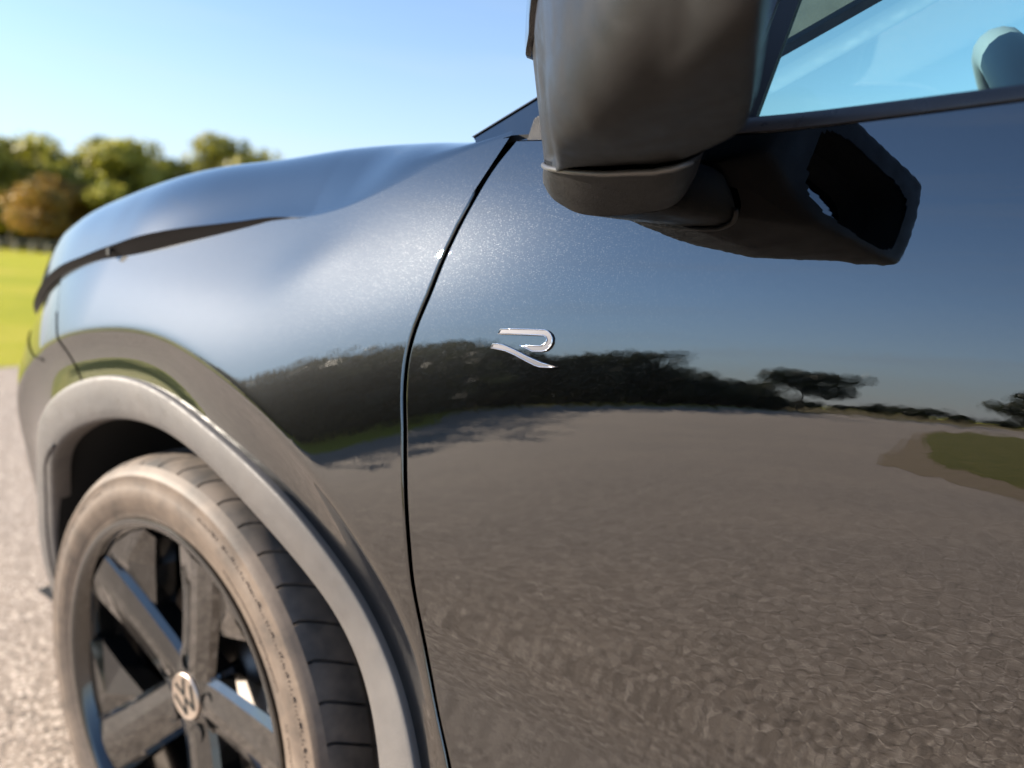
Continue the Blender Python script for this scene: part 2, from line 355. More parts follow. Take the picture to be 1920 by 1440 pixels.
Vm, Fm, Nm = mirrored(V, Fc, Nn); mesh('front_fender', Vm, Fm, M['paint'], car, normals=Nm)

# bonnet with its overhanging edge above the fender
xs = np.concatenate([np.linspace(-.82, -.5, 40, endpoint=False), np.linspace(-.5, .512, 150)])
ws = np.concatenate([np.linspace(0, 1, 30, endpoint=False)**1.1, np.linspace(1, 2, 14)])
X_, W_ = np.meshgrid(xs, ws, indexing='ij')
X_ = xs[0]+(.512-.078*sstep(0, 1, W_)-.12*np.sin(np.clip(W_-1, 0, 1)*math.pi/2)-xs[0])*(X_-xs[0])/(.512-xs[0]); S = shoulder(X_, W_); e = 1e-4
dx = shoulder(X_+e, W_)-shoulder(X_-e, W_); dw = shoulder(X_, np.minimum(W_+e, 2))-shoulder(X_, np.maximum(W_-e, 0))
Nn = np.cross(dw, dx); Nn /= np.linalg.norm(Nn, axis=-1, keepdims=True)+1e-12
if Nn[120, 20, 2] < 0: Nn = -Nn
rr_ = X_[:, 0] > .20; Nn[rr_, 0] = nrm(X_[rr_, 0], seam(X_[rr_, 0]))      # rounded crease where bonnet and fender skins meet
for k_ in range(1, 9):
    f_ = (sstep(.36, .42, X_[:, 0])*(1-k_/9))[:, None]; Nn[:, k_] = Nn[:, k_]*(1-f_)+nrm(X_[:, 0], seam(X_[:, 0]))*f_; Nn[:, k_] /= np.linalg.norm(Nn[:, k_], axis=1, keepdims=True)
V = S.reshape(-1, 3); Fc = gridf(len(xs), len(ws)); Nn = Nn.reshape(-1, 3)
Vm, Fm, Nm = mirrored(V, Fc, Nn)
hood = mesh('bonnet', np.vstack([V, Vm]), Fc+[tuple(i+len(V) for i in f) for f in Fm], M['paint'], car, normals=np.vstack([Nn, Nm]))
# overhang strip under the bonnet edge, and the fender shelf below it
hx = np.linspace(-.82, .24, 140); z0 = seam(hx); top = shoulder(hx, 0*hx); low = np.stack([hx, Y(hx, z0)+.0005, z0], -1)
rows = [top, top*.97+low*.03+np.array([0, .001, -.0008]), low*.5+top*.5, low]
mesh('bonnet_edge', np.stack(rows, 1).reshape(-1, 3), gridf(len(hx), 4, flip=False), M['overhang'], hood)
# short shut line crossing the overhang
x0 = -.166; a = shoulder(np.array([x0]), np.array([0.]))[0]; b = np.array([x0, float(Y(x0, seam(x0))), float(seam(x0))])
mesh('shut_line', *box((a+b)/2+np.array([0, -.004, 0]), (.006, .004, .010)), M['trim'], hood, smooth=False)

# bumper corner and headlight in front of the fender
nose = np.stack([np.linspace(-.345, -.80, 40), seam(np.linspace(-.345, -.80, 40))], -1)
low_ = np.stack([np.linspace(-.80, -.78, 20), np.linspace(float(seam(-.8))-.02, -.05, 20)], -1)
Vb, Nb_, Bb = polar_panel(112.6, 203, np.vstack([nose, low_]), 160, 60, lambda a: 9.0*(1-sstep(112, 150, a)))
V = Vb.reshape(-1, 3); Nn = Nb_.reshape(-1, 3); Fc = gridf(160, 60, flip=True)
cen = np.array([V[list(f)].mean(0) for f in Fc])
hl = (cen[:, 2] > .80+.10*(-.34-cen[:, 0])) & (cen[:, 0] < -.30)
def split(V, Fc, Nn, sel):
    Fs = [f for f, q in zip(Fc, sel) if q]; u = sorted({i for f in Fs for i in f}); r = {i: n for n, i in enumerate(u)}
    return V[u], [tuple(r[i] for i in f) for f in Fs], Nn[u]
for fl in (0, 1):
    for nm_, s_, mm in (('front_bumper', ~hl, 'paint'), ('headlight', hl, 'lens')):
        v, f, n_ = split(V, Fc, Nn, s_)
        if nm_ == 'headlight': v = v+n_*-.002
        if fl: v, f, n_ = mirrored(v, f, n_)
        mesh(nm_, v, f, M[mm], car, normals=n_)
# nose between the two corners
zs = np.linspace(.22, .86, 24); ys = np.linspace(0, 1, 30)
yl = np.maximum(Y(np.full_like(zs, -.80), np.minimum(zs, float(seam(-.8)))), .05)
V = np.array([[-.80-.10*math.sin(math.pi*q)**.7+.06*max(0, z-.72)/.14, yl[i]+(CY-2*yl[i])*q, z] for q in ys for i, z in enumerate(zs)])
mesh('front_grille', V, gridf(30, 24, flip=True), M['gloss'], car)

# front door
def zl(x): return 1.083+.065*(np.sqrt((x-.735)**2+.0016)-.04)+.018*(x-.735)-.012*np.maximum(0, x-1.3)**2
def zu(x): return zl(x)+.0135-.002*np.clip((x-.735)/.14, 0, 2)
nx, nz_ = 130, 130
tz = np.linspace(0, 1, nz_); tx = np.linspace(0, 1, nx)**1.25
Z1 = .27+(1.083-.27)*tz
X = np.zeros((nx, nz_)); Zd = np.zeros((nx, nz_))
for i, q in enumerate(tx):
    g = G(Z1)+GAP; X[i] = g+(1.62-g)*q
    Zd[i] = .27+(zl(X[i])-.27)*tz
    X[i] = (G(Zd[i])+GAP)+(1.62-(G(Zd[i])+GAP))*q
    Zd[i] = .27+(zl(X[i])-.27)*tz
V = np.stack([X, Y(X, Zd), Zd], -1); Nn = nrm(X, Zd)
Pb, Nb = V[0], Nn[0]; T = np.gradient(Pb, axis=0); T /= np.linalg.norm(T, axis=1, keepdims=True); T = np.cross(T, Nb); T *= -np.sign(T[:, :1])
Rv, Rn = roll_edge(Pb, Nb, T)
Tt = np.gradient(V[:, -1], axis=0); Tt /= np.linalg.norm(Tt, axis=1, keepdims=True); Tt = np.cross(Tt, Nn[:, -1]); Tt *= np.sign(Tt[:, 2:3])
Uv, Un = roll_edge(V[:, -1], Nn[:, -1], Tt, .0015, .006)
Fc = gridf(nx, nz_, flip=False); n0 = nx*nz_
Vd = np.vstack([V.reshape(-1, 3), Rv.reshape(-1, 3), Uv.reshape(-1, 3)]); Nd = np.vstack([Nn.reshape(-1, 3), Rn.reshape(-1, 3), Un.reshape(-1, 3)])
Fc = Fc+weld(gridf(nz_, 5, off=n0, flip=False), {n0+5*j: j for j in range(nz_)})+weld(gridf(nx, 5, off=n0+nz_*5, flip=True), {n0+nz_*5+5*i: i*nz_+nz_-1 for i in range(nx)})
door = mesh('front_door', Vd, Fc, M['paint'], car, normals=Nd)
v, f, n_ = mirrored(Vd, Fc, Nd); door_far = mesh('front_door', v, f, M['paint'], car, normals=n_)
# dark jamb behind the shut line
zj = np.linspace(.25, 1.10, 90); gj = G(zj)
V = np.stack([np.stack([gj+d, Y(gj, np.minimum(zj, 1.1))+.014, zj], -1) for d in (-.03, 0, .03)], 1).reshape(-1, 3)
mesh('door_jamb', V, gridf(90, 3), M['void'], car)

# rear door, rear quarter, sills
def side_x(x): return np.maximum(np.asarray(x, float)-2.9, 0)**2*.22
def rear_panel(name, x0, x1, zb, n1=60):
    xs = np.linspace(x0, x1, n1); V = []
    for x in xs:
        zt = float(zl(x)); b = zb(x)
        for t in np.linspace(0, 1, 50):
            z = b+(zt-b)*t; V.append((x, float(Y(x, z)+side_x(x)), z))
    f = gridf(n1, 50); mesh(name, V, f, M['paint'], car)
    v, f, _ = mirrored(V, f); mesh(name, v, f, M['paint'], car)
def rarch(x): return max(.27, .345+math.sqrt(max(0, .44**2-(x-2.68)**2))) if abs(x-2.68) < .44 else .27
rear_panel('rear_door', 1.624, 2.40, rarch); rear_panel('rear_quarter', 2.404, 3.55, rarch, 110)
def sheet(name, f, nu, nv, material, both=False, flip=False, parent=None):
    V = [f(u, v) for u in np.linspace(0, 1, nu) for v in np.linspace(0, 1, nv)]; o = mesh(name, V, gridf(nu, nv, flip=flip), material, parent or car)
    if both: v, q, _ = mirrored(V, gridf(nu, nv, flip=flip)); mesh(name, v, q, material, parent or car)
    return o

# ---------------------------------------------------------------- arch trim, liner, wheel
a = np.linspace(-12, 200, 220)
def trim_rows():
    ro, ri = arch_o(a), arch_i(a); ca, sa = np.cos(np.radians(a)), np.sin(np.radians(a))
    yo = Y(WC[0]+ro*ca, WC[1]+ro*sa); rows = []
    for fr, dd in ((1.004, .004), (1., -.0045), (.992, -.0072), (.965, -.0084), (.90, -.0092), (.6, -.0095), (.3, -.0085), (.08, -.0065), (.02, -.004), (0., .001), (.0, .012), (.02, .022)):
        r = ri+(ro-ri)*fr; rows.append(np.stack([WC[0]+r*ca, yo+dd, WC[1]+r*sa], -1))
    return np.stack(rows, 1)
Tr = trim_rows(); V = Tr.reshape(-1, 3); Fc = gridf(len(a), 12, flip=False)
mesh('wheel_arch_trim', V, Fc, M['arch'], car); v, f, _ = mirrored(V, Fc); mesh('wheel_arch_trim', v, f, M['arch'], car)
Vr = V.copy(); Vr[:, 0] += 2.68; mesh('wheel_arch_trim', Vr, Fc, M['arch'], car); v, f, _ = mirrored(Vr, Fc); mesh('wheel_arch_trim', v, f, M['arch'], car)
# seam strip on the front of the arch trim
b = np.linspace(128, 176, 40); pts = [(WC[0]+(arch_i(q)+.022-.016*max(0, 1-(q-128)/12))*math.cos(math.radians(q)), float(Y(WC[0]+arch_o(q)*math.cos(math.radians(q)), WC[1]+arch_o(q)*math.sin(math.radians(q))))-.008, WC[1]+(arch_i(q)+.022-.016*max(0, 1-(q-128)/12))*math.sin(math.radians(q))) for q in b]
mesh('trim_seam', *tube(pts, .003, 6), M['trim'], car)
def liner(cx, far=False):
    q = np.linspace(-35, 215, 80); V = []
    for d, r in ((.05, .432-.04*sstep(135, 165, q)), (.10, .425-.02*sstep(135, 165, q)), (.32, .41), (.321, .05)):
        V.append(np.stack([cx+r*np.cos(np.radians(q)), np.full_like(q, d), .345+r*np.sin(np.radians(q))], -1))
    V = np.stack(V, 1).reshape(-1, 3); f = gridf(80, 4)
    if far: V, f, _ = mirrored(V, f)
    mesh('wheel_arch_liner', V, f, M['void'], car)
for cx in (0, 2.68): liner(cx); liner(cx, True)

def lathe(prof, n=180, angles=None, dip=None):
    """profile of (r, y) turned round the y axis through the origin"""
    an = np.linspace(0, 2*math.pi, n, endpoint=False) if angles is None else angles
    V = []
    for i, q in enumerate(an):
        for j, (r, y) in enumerate(prof):
            d = dip(i, j) if dip else 0
            V.append(((r-d)*math.cos(q), y, (r-d)*math.sin(q)))
    return V, gridf(len(an), len(prof), wrapu=True, flip=True)
side = [(.262, .012), (.266, .007), (.272, .004), (.279, .0025), (.281, .0005), (.296, -.002), (.299, -.0035), (.312, -.002), (.325, .002), (.327, .0005), (.330, .0015), (.336, .007), (.341, .012)]
tread = [(.341, .012), (.3455, .019), (.349, .028), (.3515, .040), (.353, .055), (.3535, .066), (.3475, .068), (.3475, .076), (.3538, .078), (.354, .105), (.348, .107), (.348, .118), (.354, .12), (.354, .17), (.350, .21), (.341, .232), (.262, .235)]
NG = 46; an, kind = [], []
for g in range(NG):
    s0 = 2*math.pi*g/NG
    for d, k in ((-.0062, 0), (-.0042, 1), (.0042, 1), (.0062, 0), (.03, 0), (.055, 0), (.085, 0), (.11, 0)): an.append(s0+d); kind.append(k)
an = np.array(an)
wheel = {}
def build_wheel():
    p = mesh('wheel', *lathe([(.268, .0035), (.2675, .001), (.264, .0), (.258, .002), (.2545, .007), (.251, .016), (.247, .030), (.2445, .05), (.238, .09), (.225, .20), (.06, .205)], 160), M['rimpaint'], car)
    sharp(p, 40)
    t = mesh('tyre', *lathe(side, 200), M['tyre'], p)
    Vt, Ft = lathe(tread, angles=an, dip=lambda i, j: .007*kind[i] if 1 <= j <= 5 or 8 <= j <= 9 else 0)
    # sipes sweep: shear the tread pattern with depth so that the cuts run at a slant
    Vs = []
    for (x, y, z) in Vt:
        q = -.55*max(0, y-.02)/.35; Vs.append((x*math.cos(q)-z*math.sin(q), y, x*math.sin(q)+z*math.cos(q)))
    sharp(mesh('tyre_tread', Vs, Ft, M['tread'], p), 30)
    # raised sidewall marks: small unreadable relief
    rnd = random.Random(5); parts = []
    for r0, hgt, arcs in ((.3125, .010, ((-18, 74), (120, 214))), (.290, .0055, ((-8, 20), (28, 60), (150, 172))), (.302, .0045, ((-40, -22), (70, 84)))):
        for s0, s1 in arcs:
            q = s0
            while q < s1:
                w_ = hgt*.62; n_ = rnd.randint(2, 3)
                for k in range(n_):
                    ang = math.radians(q)+(k/(n_-1)-.5)*w_/r0*(1-.3*rnd.random()); rr = r0+hgt*(rnd.random()-.5)*.25
                    R_ = Matrix(((math.cos(ang), 0, -math.sin(ang)), (0, 1, 0), (math.sin(ang), 0, math.cos(ang)))).to_3x3()
                    parts.append(box((rr*math.cos(ang), -.0010, rr*math.sin(ang)), (hgt*rnd.uniform(.55, 1), .0016, .0011), R_))
                ang = math.radians(q)+(rnd.random()-.5)*.003; rr = r0+rnd.choice((-.42, 0, .42))*hgt
                R_ = Matrix(((math.cos(ang), 0, -math.sin(ang)), (0, 1, 0), (math.sin(ang), 0, math.cos(ang)))).to_3x3()
                parts.append(box((rr*math.cos(ang), -.0010, rr*math.sin(ang)), (.0012, .0015, w_*.8), R_))
                q += math.degrees(hgt*.95/r0)*(1 if rnd.random() > .08 else 1.9)
    mesh('sidewall_relief', *join(*parts), M['tyre'], p, smooth=False)['kind'] = 'stuff'
    # five twisted spokes, each a bar with a wide blade that trails clockwise along the rim
    for k in range(5):
        th = math.radians(4+72*k); ct, s_t = math.cos(th), math.sin(th)
        def pl(r, t, d): return (r*ct+t*s_t, d, r*s_t-t*ct)      # t grows clockwise
        # bar with a ridge along it: left edge, ridge, right edge
        st_ = [(.034, .040, .052, .040), (.075, .041, .049, .035), (.12, .042, .044, .030), (.165, .044, .038, .024), (.20, .047, .032, .019), (.242, .050, .025, .013)]
        V = []
        for r, w_, de, dr in st_:
            V += [pl(r, -w_, de+.03), pl(r, -w_, de), pl(r, -w_*.80, de-.0075), pl(r, -.004, dr), pl(r, .012, dr), pl(r, w_*.80, de-.0075), pl(r, w_, de), pl(r, w_, de+.03)]
        F = gridf(6, 8, flip=False)
        sharp(mesh('spoke', V, F, M['rimpaint'], p, smooth=False), 12)
        bl = [(.128, .035), (.190, .036), (.2440, .040), (.236, .080), (.214, .127), (.192, .158), (.176, .150), (.164, .100)]
        bd = [.046, .036, .020, .019, .020, .022, .034, .042]
        V = [pl(r, t, d) for (r, t), d in zip(bl, bd)]+[pl(r*.985, t, d+.03) for (r, t), d in zip(bl, bd)]+[pl(.203, .074, .024)]; n = len(bl)
        F = [(i, (i+1) % n, 2*n) for i in range(n)]+[(i, (i+1) % n, n+(i+1) % n, n+i) for i in range(n)]
        sharp(mesh('spoke_blade', V, F, M['rimpaint'], p, smooth=False), 12)
        # bright step edge at the spoke tip
        mesh('spoke_edge', *tube([pl(.186, .037, .034), pl(.240, .050, .017)], .0014, 6), M['rimpaint'], p)
    hub = [(.0345, .043), (.036, .040), (.050, .042), (.066, .046), (.074, .056), (.078, .09)]
    sharp(mesh('hub', *lathe(hub, 60), M['rimpaint'], p), 30)
    for k in range(5):
        q = math.radians(14+72*k); c_ = np.array([.054*math.cos(q), 0, .054*math.sin(q)])
        v, f = lathe([(.0138, .0385), (.0132, .0376), (.0125, .0385), (.0115, .060), (.0, .0605)], 20); sharp(mesh('bolt_hole', np.array(v)+c_, f, M['void'], p), 30)
    sharp(mesh('centre_cap', *lathe([(.034, .043), (.034, .0385), (.0325, .0368), (.0305, .0374), (.0, .0368)], 60), M['cap'], p), 30)
    # emblem on the cap: V above W inside a ring
    w0 = math.radians(38); sc = .029
    def em(a_, b_, d): 
        x_, z_ = a_*sc, b_*sc; return (x_*math.cos(w0)-z_*math.sin(w0), d, x_*math.sin(w0)+z_*math.cos(w0))
    def stroke(p0, p1, w_=.17):
        d = np.array(p1)-np.array(p0); d = d/np.linalg.norm(d); n_ = np.array([-d[1], d[0]])*w_/2
        return prism([tuple(np.array(p0)+n_), tuple(np.array(p1)+n_), tuple(np.array(p1)-n_), tuple(np.array(p0)-n_)], em, .0362, .0371)
    st_ = [stroke((-.42, .82), (0, .1)), stroke((.42, .82), (0, .1)), stroke((-.84, .36), (-.40, -.78)), stroke((-.40, -.78), (0, -.02)), stroke((0, -.02), (.40, -.78)), stroke((.40, -.78), (.84, .36))]
    mesh('cap_emblem', *join(*st_), M['void'], p, smooth=False)
    sharp(mesh('brake_disc', *lathe([(.07, .095), (.085, .112), (.165, .112), (.17, .114), (.17, .14), (.08, .14)], 90), M['steel'], p), 30)
    q = np.radians(np.linspace(-22, 46, 14)); V = []
    for t in q:
        for r, y in ((.120, .088), (.150, .080), (.185, .088), (.19, .12), (.12, .12)): V.append((r*math.cos(t), y, r*math.sin(t)))
    Fc_ = gridf(14, 5)+[(0, 1, 2, 3, 4), tuple(range(13*5, 14*5))[::-1]]
    sharp(mesh('brake_caliper', V, Fc_, M['caliper'], p), 40)
    return p
w1 = build_wheel(); w1.location = (0, .02, .345)
def copy_part(o, loc, rz):
    n_ = o.copy(); COL.objects.link(n_); n_.parent = car; n_.location = loc; n_.rotation_euler = (0, 0, rz)
    for ch in list(o.children): d = ch.copy(); COL.objects.link(d); d.parent = n_
    return n_
copy_part(w1, (2.68, .02, .345), 0); copy_part(w1, (0, CY-.02, .345), math.pi); copy_part(w1, (2.68, CY-.02, .345), math.pi)

# ---------------------------------------------------------------- door furniture
BU = [(0.5464, 0.9286), (0.5479, 0.9324), (0.5584, 0.9337), (0.5756, 0.9352), (0.5909, 0.9364), (0.5942, 0.9358), (0.5978, 0.9337), (0.5998, 0.9308), (0.6002, 0.9272), (0.5988, 0.9236), (0.5958, 0.9208), (0.5922, 0.9195), (0.5828, 0.9184), (0.5758, 0.9204), (0.5699, 0.9218), (0.5736, 0.9217), (0.5896, 0.9236), (0.5925, 0.9247), (0.5946, 0.927), (0.595, 0.9292), (0.5937, 0.9311), (0.5911, 0.932), (0.5764, 0.931)]
BL = [(0.5414, 0.9163), (0.5425, 0.9197), (0.5473, 0.9202), (0.5515, 0.9202), (0.5558, 0.9196), (0.5658, 0.9173), (0.5798, 0.9134), (0.5932, 0.9105), (0.6064, 0.9091), (0.5999, 0.9079), (0.592, 0.9072), (0.5872, 0.9078), (0.5783, 0.9101), (0.5658, 0.9137), (0.5560, 0.9157), (0.5512, 0.9159)]
def onb(x, z, d): return (x, float(Y(x, z))+d, z)
for poly in (BU, BL):
    b = mesh('letter_badge', *prism(poly, onb, .0006, -.0017), M['badge'], door, smooth=False)
    bm = bmesh.new(); bm.from_mesh(b.data); bmesh.ops.triangulate(bm, faces=[f for f in bm.faces if len(f.verts) > 4]); bmesh.ops.recalc_face_normals(bm, faces=bm.faces); bm.to_mesh(b.data); bm.free()
    mesh('chrome_edge', *tube([onb(x, z, -.0019) for x, z in poly], .00048, 6, closed=True), M['chrome'], b)
    mesh('chrome_edge', *prism([(x, z) for x, z in poly], lambda x, z, d: onb(x, z, d), .0004, .0002), M['chrome'], b, smooth=False)
    cx = sum(p[0] for p in poly)/len(poly); cz = sum(p[1] for p in poly)/len(poly)
xs = np.linspace(.56, 1.60, 90)
prof = [(-.0002, .004), (.0006, -.0012), (.003, -.0022), (.0105, -.0016), (.0125, -.0002), (.0132, .004)]
V = []
for x in xs:
    z0 = float(zl(x)); z1 = float(zu(x)); s_ = (z1-z0-.0012)/.0132
    for dz, dy in prof: z = z0+.0012+dz*s_; V.append((x, float(Y(x, z0))+dy+(z-z0)*.42, z))
sharp(mesh('belt_trim', V, gridf(90, 6), M['trim'], door), 50)
for x0, nm_ in ((1.628, 'belt_trim'),):
    V = []
    for x in np.linspace(x0, 3.0, 60):
        z0 = float(zl(x)); z1 = float(zu(x)); s_ = (z1-z0-.0012)/.0132
        for dz, dy in prof: z = z0+.0012+dz*s_; V.append((x, float(Y(x, z0)+side_x(x))+dy+(z-z0)*.42, z))
    mesh(nm_, V, gridf(60, 6), M['trim'], car)
def gy(x, z): return float(Y(x, zl(x)))+.010+(z-float(zu(x)))*.44
# side glass, its seals and the sail panel ahead of it
def pil(t): return np.array([.499+.79*t, .060+.265*t+.02*math.sin(math.pi*t), 1.094+.53*t-.03*t*t])     # outer A-pillar line
XG = .725
def glass_pt(u, v):
    x = XG+(1.56-XG)*u; zt = min(1.094+.53*(x-.487)/.79*.97-.035, 1.545); z = float(zu(x))-.006+(zt-float(zu(x))+.006)*v
    return (x+.10*(z-1.09)*max(0, 1-u*6), gy(x, z), z)
sheet('side_window', glass_pt, 40, 20, M['glass'], both=True)
def strip(name, pts0, pts1, m, th=.006, parent=None, both=False):
    V = []; n = len(pts0)
    for a_, b_ in zip(pts0, pts1):
        a_, b_ = np.array(a_, float), np.array(b_, float)
        for p in (a_+[0, th, 0], a_, b_, b_+[0, th, 0]): V.append(p)
    o = sharp(mesh(name, V, gridf(n, 4), m, parent or car), 40)
    if both: v, q, _ = mirrored(V, gridf(n, 4)); mesh(name, v, q, m, parent or car)
    return o
zz_ = np.linspace(1.088, 1.255, 12)
strip('window_seal', [(XG-.012+.10*(z-1.09), gy(XG, z)-.004, z) for z in zz_], [(XG+.001+.10*(z-1.09), gy(XG, z)-.002, z) for z in zz_], M['rubber'], both=True)
strip('window_seal', [(XG-.024+.10*(z-1.09), gy(XG, z)-.003, z) for z in zz_], [(XG-.0135+.10*(z-1.09), gy(XG, z)-.005, z) for z in zz_], M['trim'], both=True)
def sail(u, v):
    x = .530+(XG-.0255-.530)*u; zt = 1.094+.53*(x-.487)/.79-.012; zb = float(zu(x))-.012
    z = zb+(zt-zb)*v; return (x, gy(x, z)-.002, z)
sheet('sail_panel', sail, 24, 14, M['mirror'], both=True)
# A-pillar, windscreen, roof, other glass
tt = np.linspace(-.02, 1, 30)
strip('windscreen_pillar', [pil(t)+np.array([.012, -.006, -.016]) for t in tt], [pil(t)+np.array([-.030, .022, .018]) for t in tt], M['paint'], .02, both=True)
strip('pillar_seal', [pil(t)+np.array([-.031, .021, .0185]) for t in tt], [pil(t)+np.array([-.037, .028, .021]) for t in tt], M['rubber'], .01, both=True)
strip('pillar_lining', [pil(t)+np.array([.01, .075, -.020]) for t in tt], [pil(t)+np.array([-.03, .085, .02]) for t in tt], M['cabin'], .02, both=True)
def wscr(u, v):
    a_ = pil(v)+np.array([-.037, .029, .019]); y = a_[1]+(CY-2*a_[1])*u; b_ = math.sin(math.pi*u); return (a_[0]-.16*b_*(1-.4*v), y, a_[2]+.035*b_)
sheet('windscreen', wscr, 40, 24, M['screen'])
def roof(u, v):
    x = 1.24+1.95*u; y = .335+.04*u*u+(CY-.67-.08*u*u)*v; b_ = math.sin(math.pi*v); return (x-.09*b_*(1-u), y, 1.605+.05*math.sin(math.pi*(u*.8+.1))-.05*u*u+.045*b_**.7)
sheet('roof', roof, 40, 30, M['paint'])
def headl(u, v): p = roof(u, v); return (p[0], p[1], p[2]-.04)
sheet('roof_lining', headl, 20, 16, M['cabin'])
def rglass(u, v):
    x = 1.63+1.35*u; zt = 1.545-.06*u*u; z = float(zu(x))-.004+(zt-float(zu(x)))*v; return (x, gy(x, z)+float(side_x(x)), z)
sheet('rear_side_window', rglass, 30, 12, M['glass'], both=True)
def bpil(u, v): z = 1.09+.46*v; x = 1.56+.07*u; return (x, gy(x, z)-.003, z)
sheet('door_pillar', bpil, 4, 12, M['gloss'], both=True)
def cant(u, v): x = 1.2+1.95*u; z = 1.53+.09*v; return (x, gy(x, z)+float(side_x(x))-.002+.03*v*v, z-.05*u*u)
sheet('roof_rail', cant, 30, 5, M['trim'], both=True)
def cpil(u, v): x = 2.98+.45*u; z = float(zl(x))-.01+(.46-.36*u)*v; return (x, gy(x, z)+float(side_x(x))-.004, z)
sheet('rear_pillar', cpil, 14, 10, M['paint'], both=True)
def tail(u, v):
    y = .10+(CY-.2)*u; b_ = math.sin(math.pi*u)**.5; z = .28+1.27*v; x = 3.5+.12*b_-.36*max(0, v-.62)/.38; return (x, y, z)
sheet('tailgate', tail, 24, 24, M['paint'])
def cowl(u, v):
    y = .13+(CY-.26)*u; b_ = math.sin(math.pi*u); return (.42-.11*b_+.09*v-.06*b_*v, y, float(ridge(.44))-.018+.02*b_)
sheet('cowl_panel', cowl, 30, 4, M['rubber'])
def under(u, v): return (-.75+4.2*u, .16+(CY-.32)*v, .23)
sheet('underbody', under, 12, 6, M['void'])
# cabin: dashboard, steering wheel, seats, floor
def dash(u, v):
    y = .13+(CY-.26)*u; q = v*math.pi*.55; return (.60+.30*math.sin(q), y, 1.065-.012*math.cos(3*u)-.20*(1-math.cos(q)))
sheet('dashboard', dash, 40, 16, M['cabin'])
def floor_(u, v): return (.55+2.4*u, .10+(CY-.2)*v, .40)
sheet('cabin_floor', floor_, 6, 6, M['void'])
def dtrim(u, v): return (.62+1.9*u, .085+.02*math.sin(math.pi*v), .42+.655*v)
sheet('door_lining', dtrim, 12, 10, M['cabin'], both=True)
ax = Vector((math.cos(math.radians(25)), 0, math.sin(math.radians(25)))); e1 = Vector((0, 1, 0)); e2 = ax.cross(e1)
cs = Vector((.915, .47, 1.075)); ring = [cs+(e1*math.cos(q)+e2*math.sin(q))*.183 for q in np.linspace(0, 2*math.pi, 48, endpoint=False)]
sw = mesh('steering_wheel', *tube(ring, .021, 14, closed=True), M['leather'], car)
for q in (0, math.pi, -math.pi/2):
    d = e1*math.cos(q)+e2*math.sin(q); mesh('wheel_spoke', *tube([cs+d*.05, cs+d*.17], .016, 8), M['cabin'], sw)
mesh('wheel_boss', *tube([cs-ax*.03, cs+ax*.02], [.075, .06], 20), M['cabin'], sw)
for y in (.47, CY-.47):
    s_ = mesh('seat', *box((1.55, y, .62), (.50, .50, .16)), M['cabin'], car, smooth=False)
    mesh('seat_back', *box((1.86, y, .92), (.14, .48, .62), Matrix.Rotation(math.radians(14), 3, 'Y')), M['cabin'], s_, smooth=False)
    hp = []
    for q in np.linspace(0, 2*math.pi, 24, endpoint=False): hp.append((1.97+.05*math.cos(q), y, 1.33+.09*math.sin(q)))
    v, f = join(*[( [ (x, y+d, z) for x, _, z in hp], [tuple(range(24))]) for d in (-.12, .12)]); f += [(i, (i+1) % 24, 24+(i+1) % 24, 24+i) for i in range(24)]
    mesh('headrest', v, f, M['cabin'], s_)

# ---------------------------------------------------------------- door mirror
NR = 140
full = [(.567, .012), (.581, -.022), (.612, -.064), (.648, -.110), (.692, -.156), (.738, -.194), (.774, -.207), (.791, -.204), (.7965, -.190), (.780, -.135), (.761, -.080), (.743, -.030), (.736, .000), (.722, .016), (.660, .022)]
seamr = [(.580, .012), (.588, -.004), (.607, -.016), (.632, -.027), (.655, -.033), (.676, -.036), (.692, -.036), (.702, -.032), (.707, -.024), (.708, -.012), (.707, .000), (.704, .012), (.695, .020), (.68, .024), (.625, .022)]
PF = resample(catmull(full, 14, True), NR); PS = resample(catmull(seamr, 14, True), NR)
LEV = [(0, 1.0535), (.05, 1.0535), (.25, 1.0530), (.45, 1.0540), (.62, 1.0570), (.75, 1.0640), (.85, 1.0750), (.92, 1.091), (.962, 1.110), (.988, 1.132), (1.0, 1.150), (1.0, 1.160), (.985, 1.172), (.93, 1.184), (.84, 1.193), (.6, 1.201), (.25, 1.204), (0, 1.205)]
def zS(x, y): return 1.0535+.36*max(0, y+.033)+.20*max(0, x-.69)
lv = catmull(np.array(LEV), 5)
rp0, rp1 = np.array([.7965, -.190]), np.array([.743, -.030]); rd = (rp1-rp0)/np.linalg.norm(rp1-rp0); rn = np.array([rd[1], -rd[0]])   # towards the rear
if rn[0] < 0: rn = -rn
cen2 = PF.mean(0)
V = []
for s, zlev in lv:
    s = min(s, 1.004)
    for i in range(NR):
        z = zlev
        back = sstep(.045, .0, -((PF[i]-rp0) @ rn))            # 1 on the rear face: squarer lower edge there
        s2 = s+(1-s)*back*.8*sstep(.1, .8, s)
        q = PS[i]*(1-s2)+PF[i]*s2 if z < 1.15 else cen2*(1-s2)+PF[i]*s2
        zf0 = z
        zf = max(1.059+.45*(q[0]-.709)+.37*(q[1]+.03), zS(q[0], q[1])) if z < 1.15 else 0
        if zf > 1.0535: z = z+(zf-1.0535)*max(0, (1.15-z)/(1.15-1.0535))
        elif z < 1.12 and q[0] > .70: z = z+(zf-1.0535)*max(0, (1.12-z)/(1.12-1.0535))
        wf = sstep(.655, .600, PF[i][0])*(z < 1.15)
        if wf > 0:
            s3 = s2*(1-wf)+wf*min(1, max(0, (z-1.066)/.080)); q = PS[i]*(1-s3)+PF[i]*s3
        V.append([q[0]+.004*sstep(.66, .74, q[0])-(.02*(z-1.05)*sstep(.62, .74, q[0])), q[1], z])
V = np.array(V)
dist = -((V[:, :2]-rp0) @ rn)
dP = -((PF-rp0) @ rn); gcol = (np.abs(dP-.030) < .0030) & (PF[:, 1] < -.1)
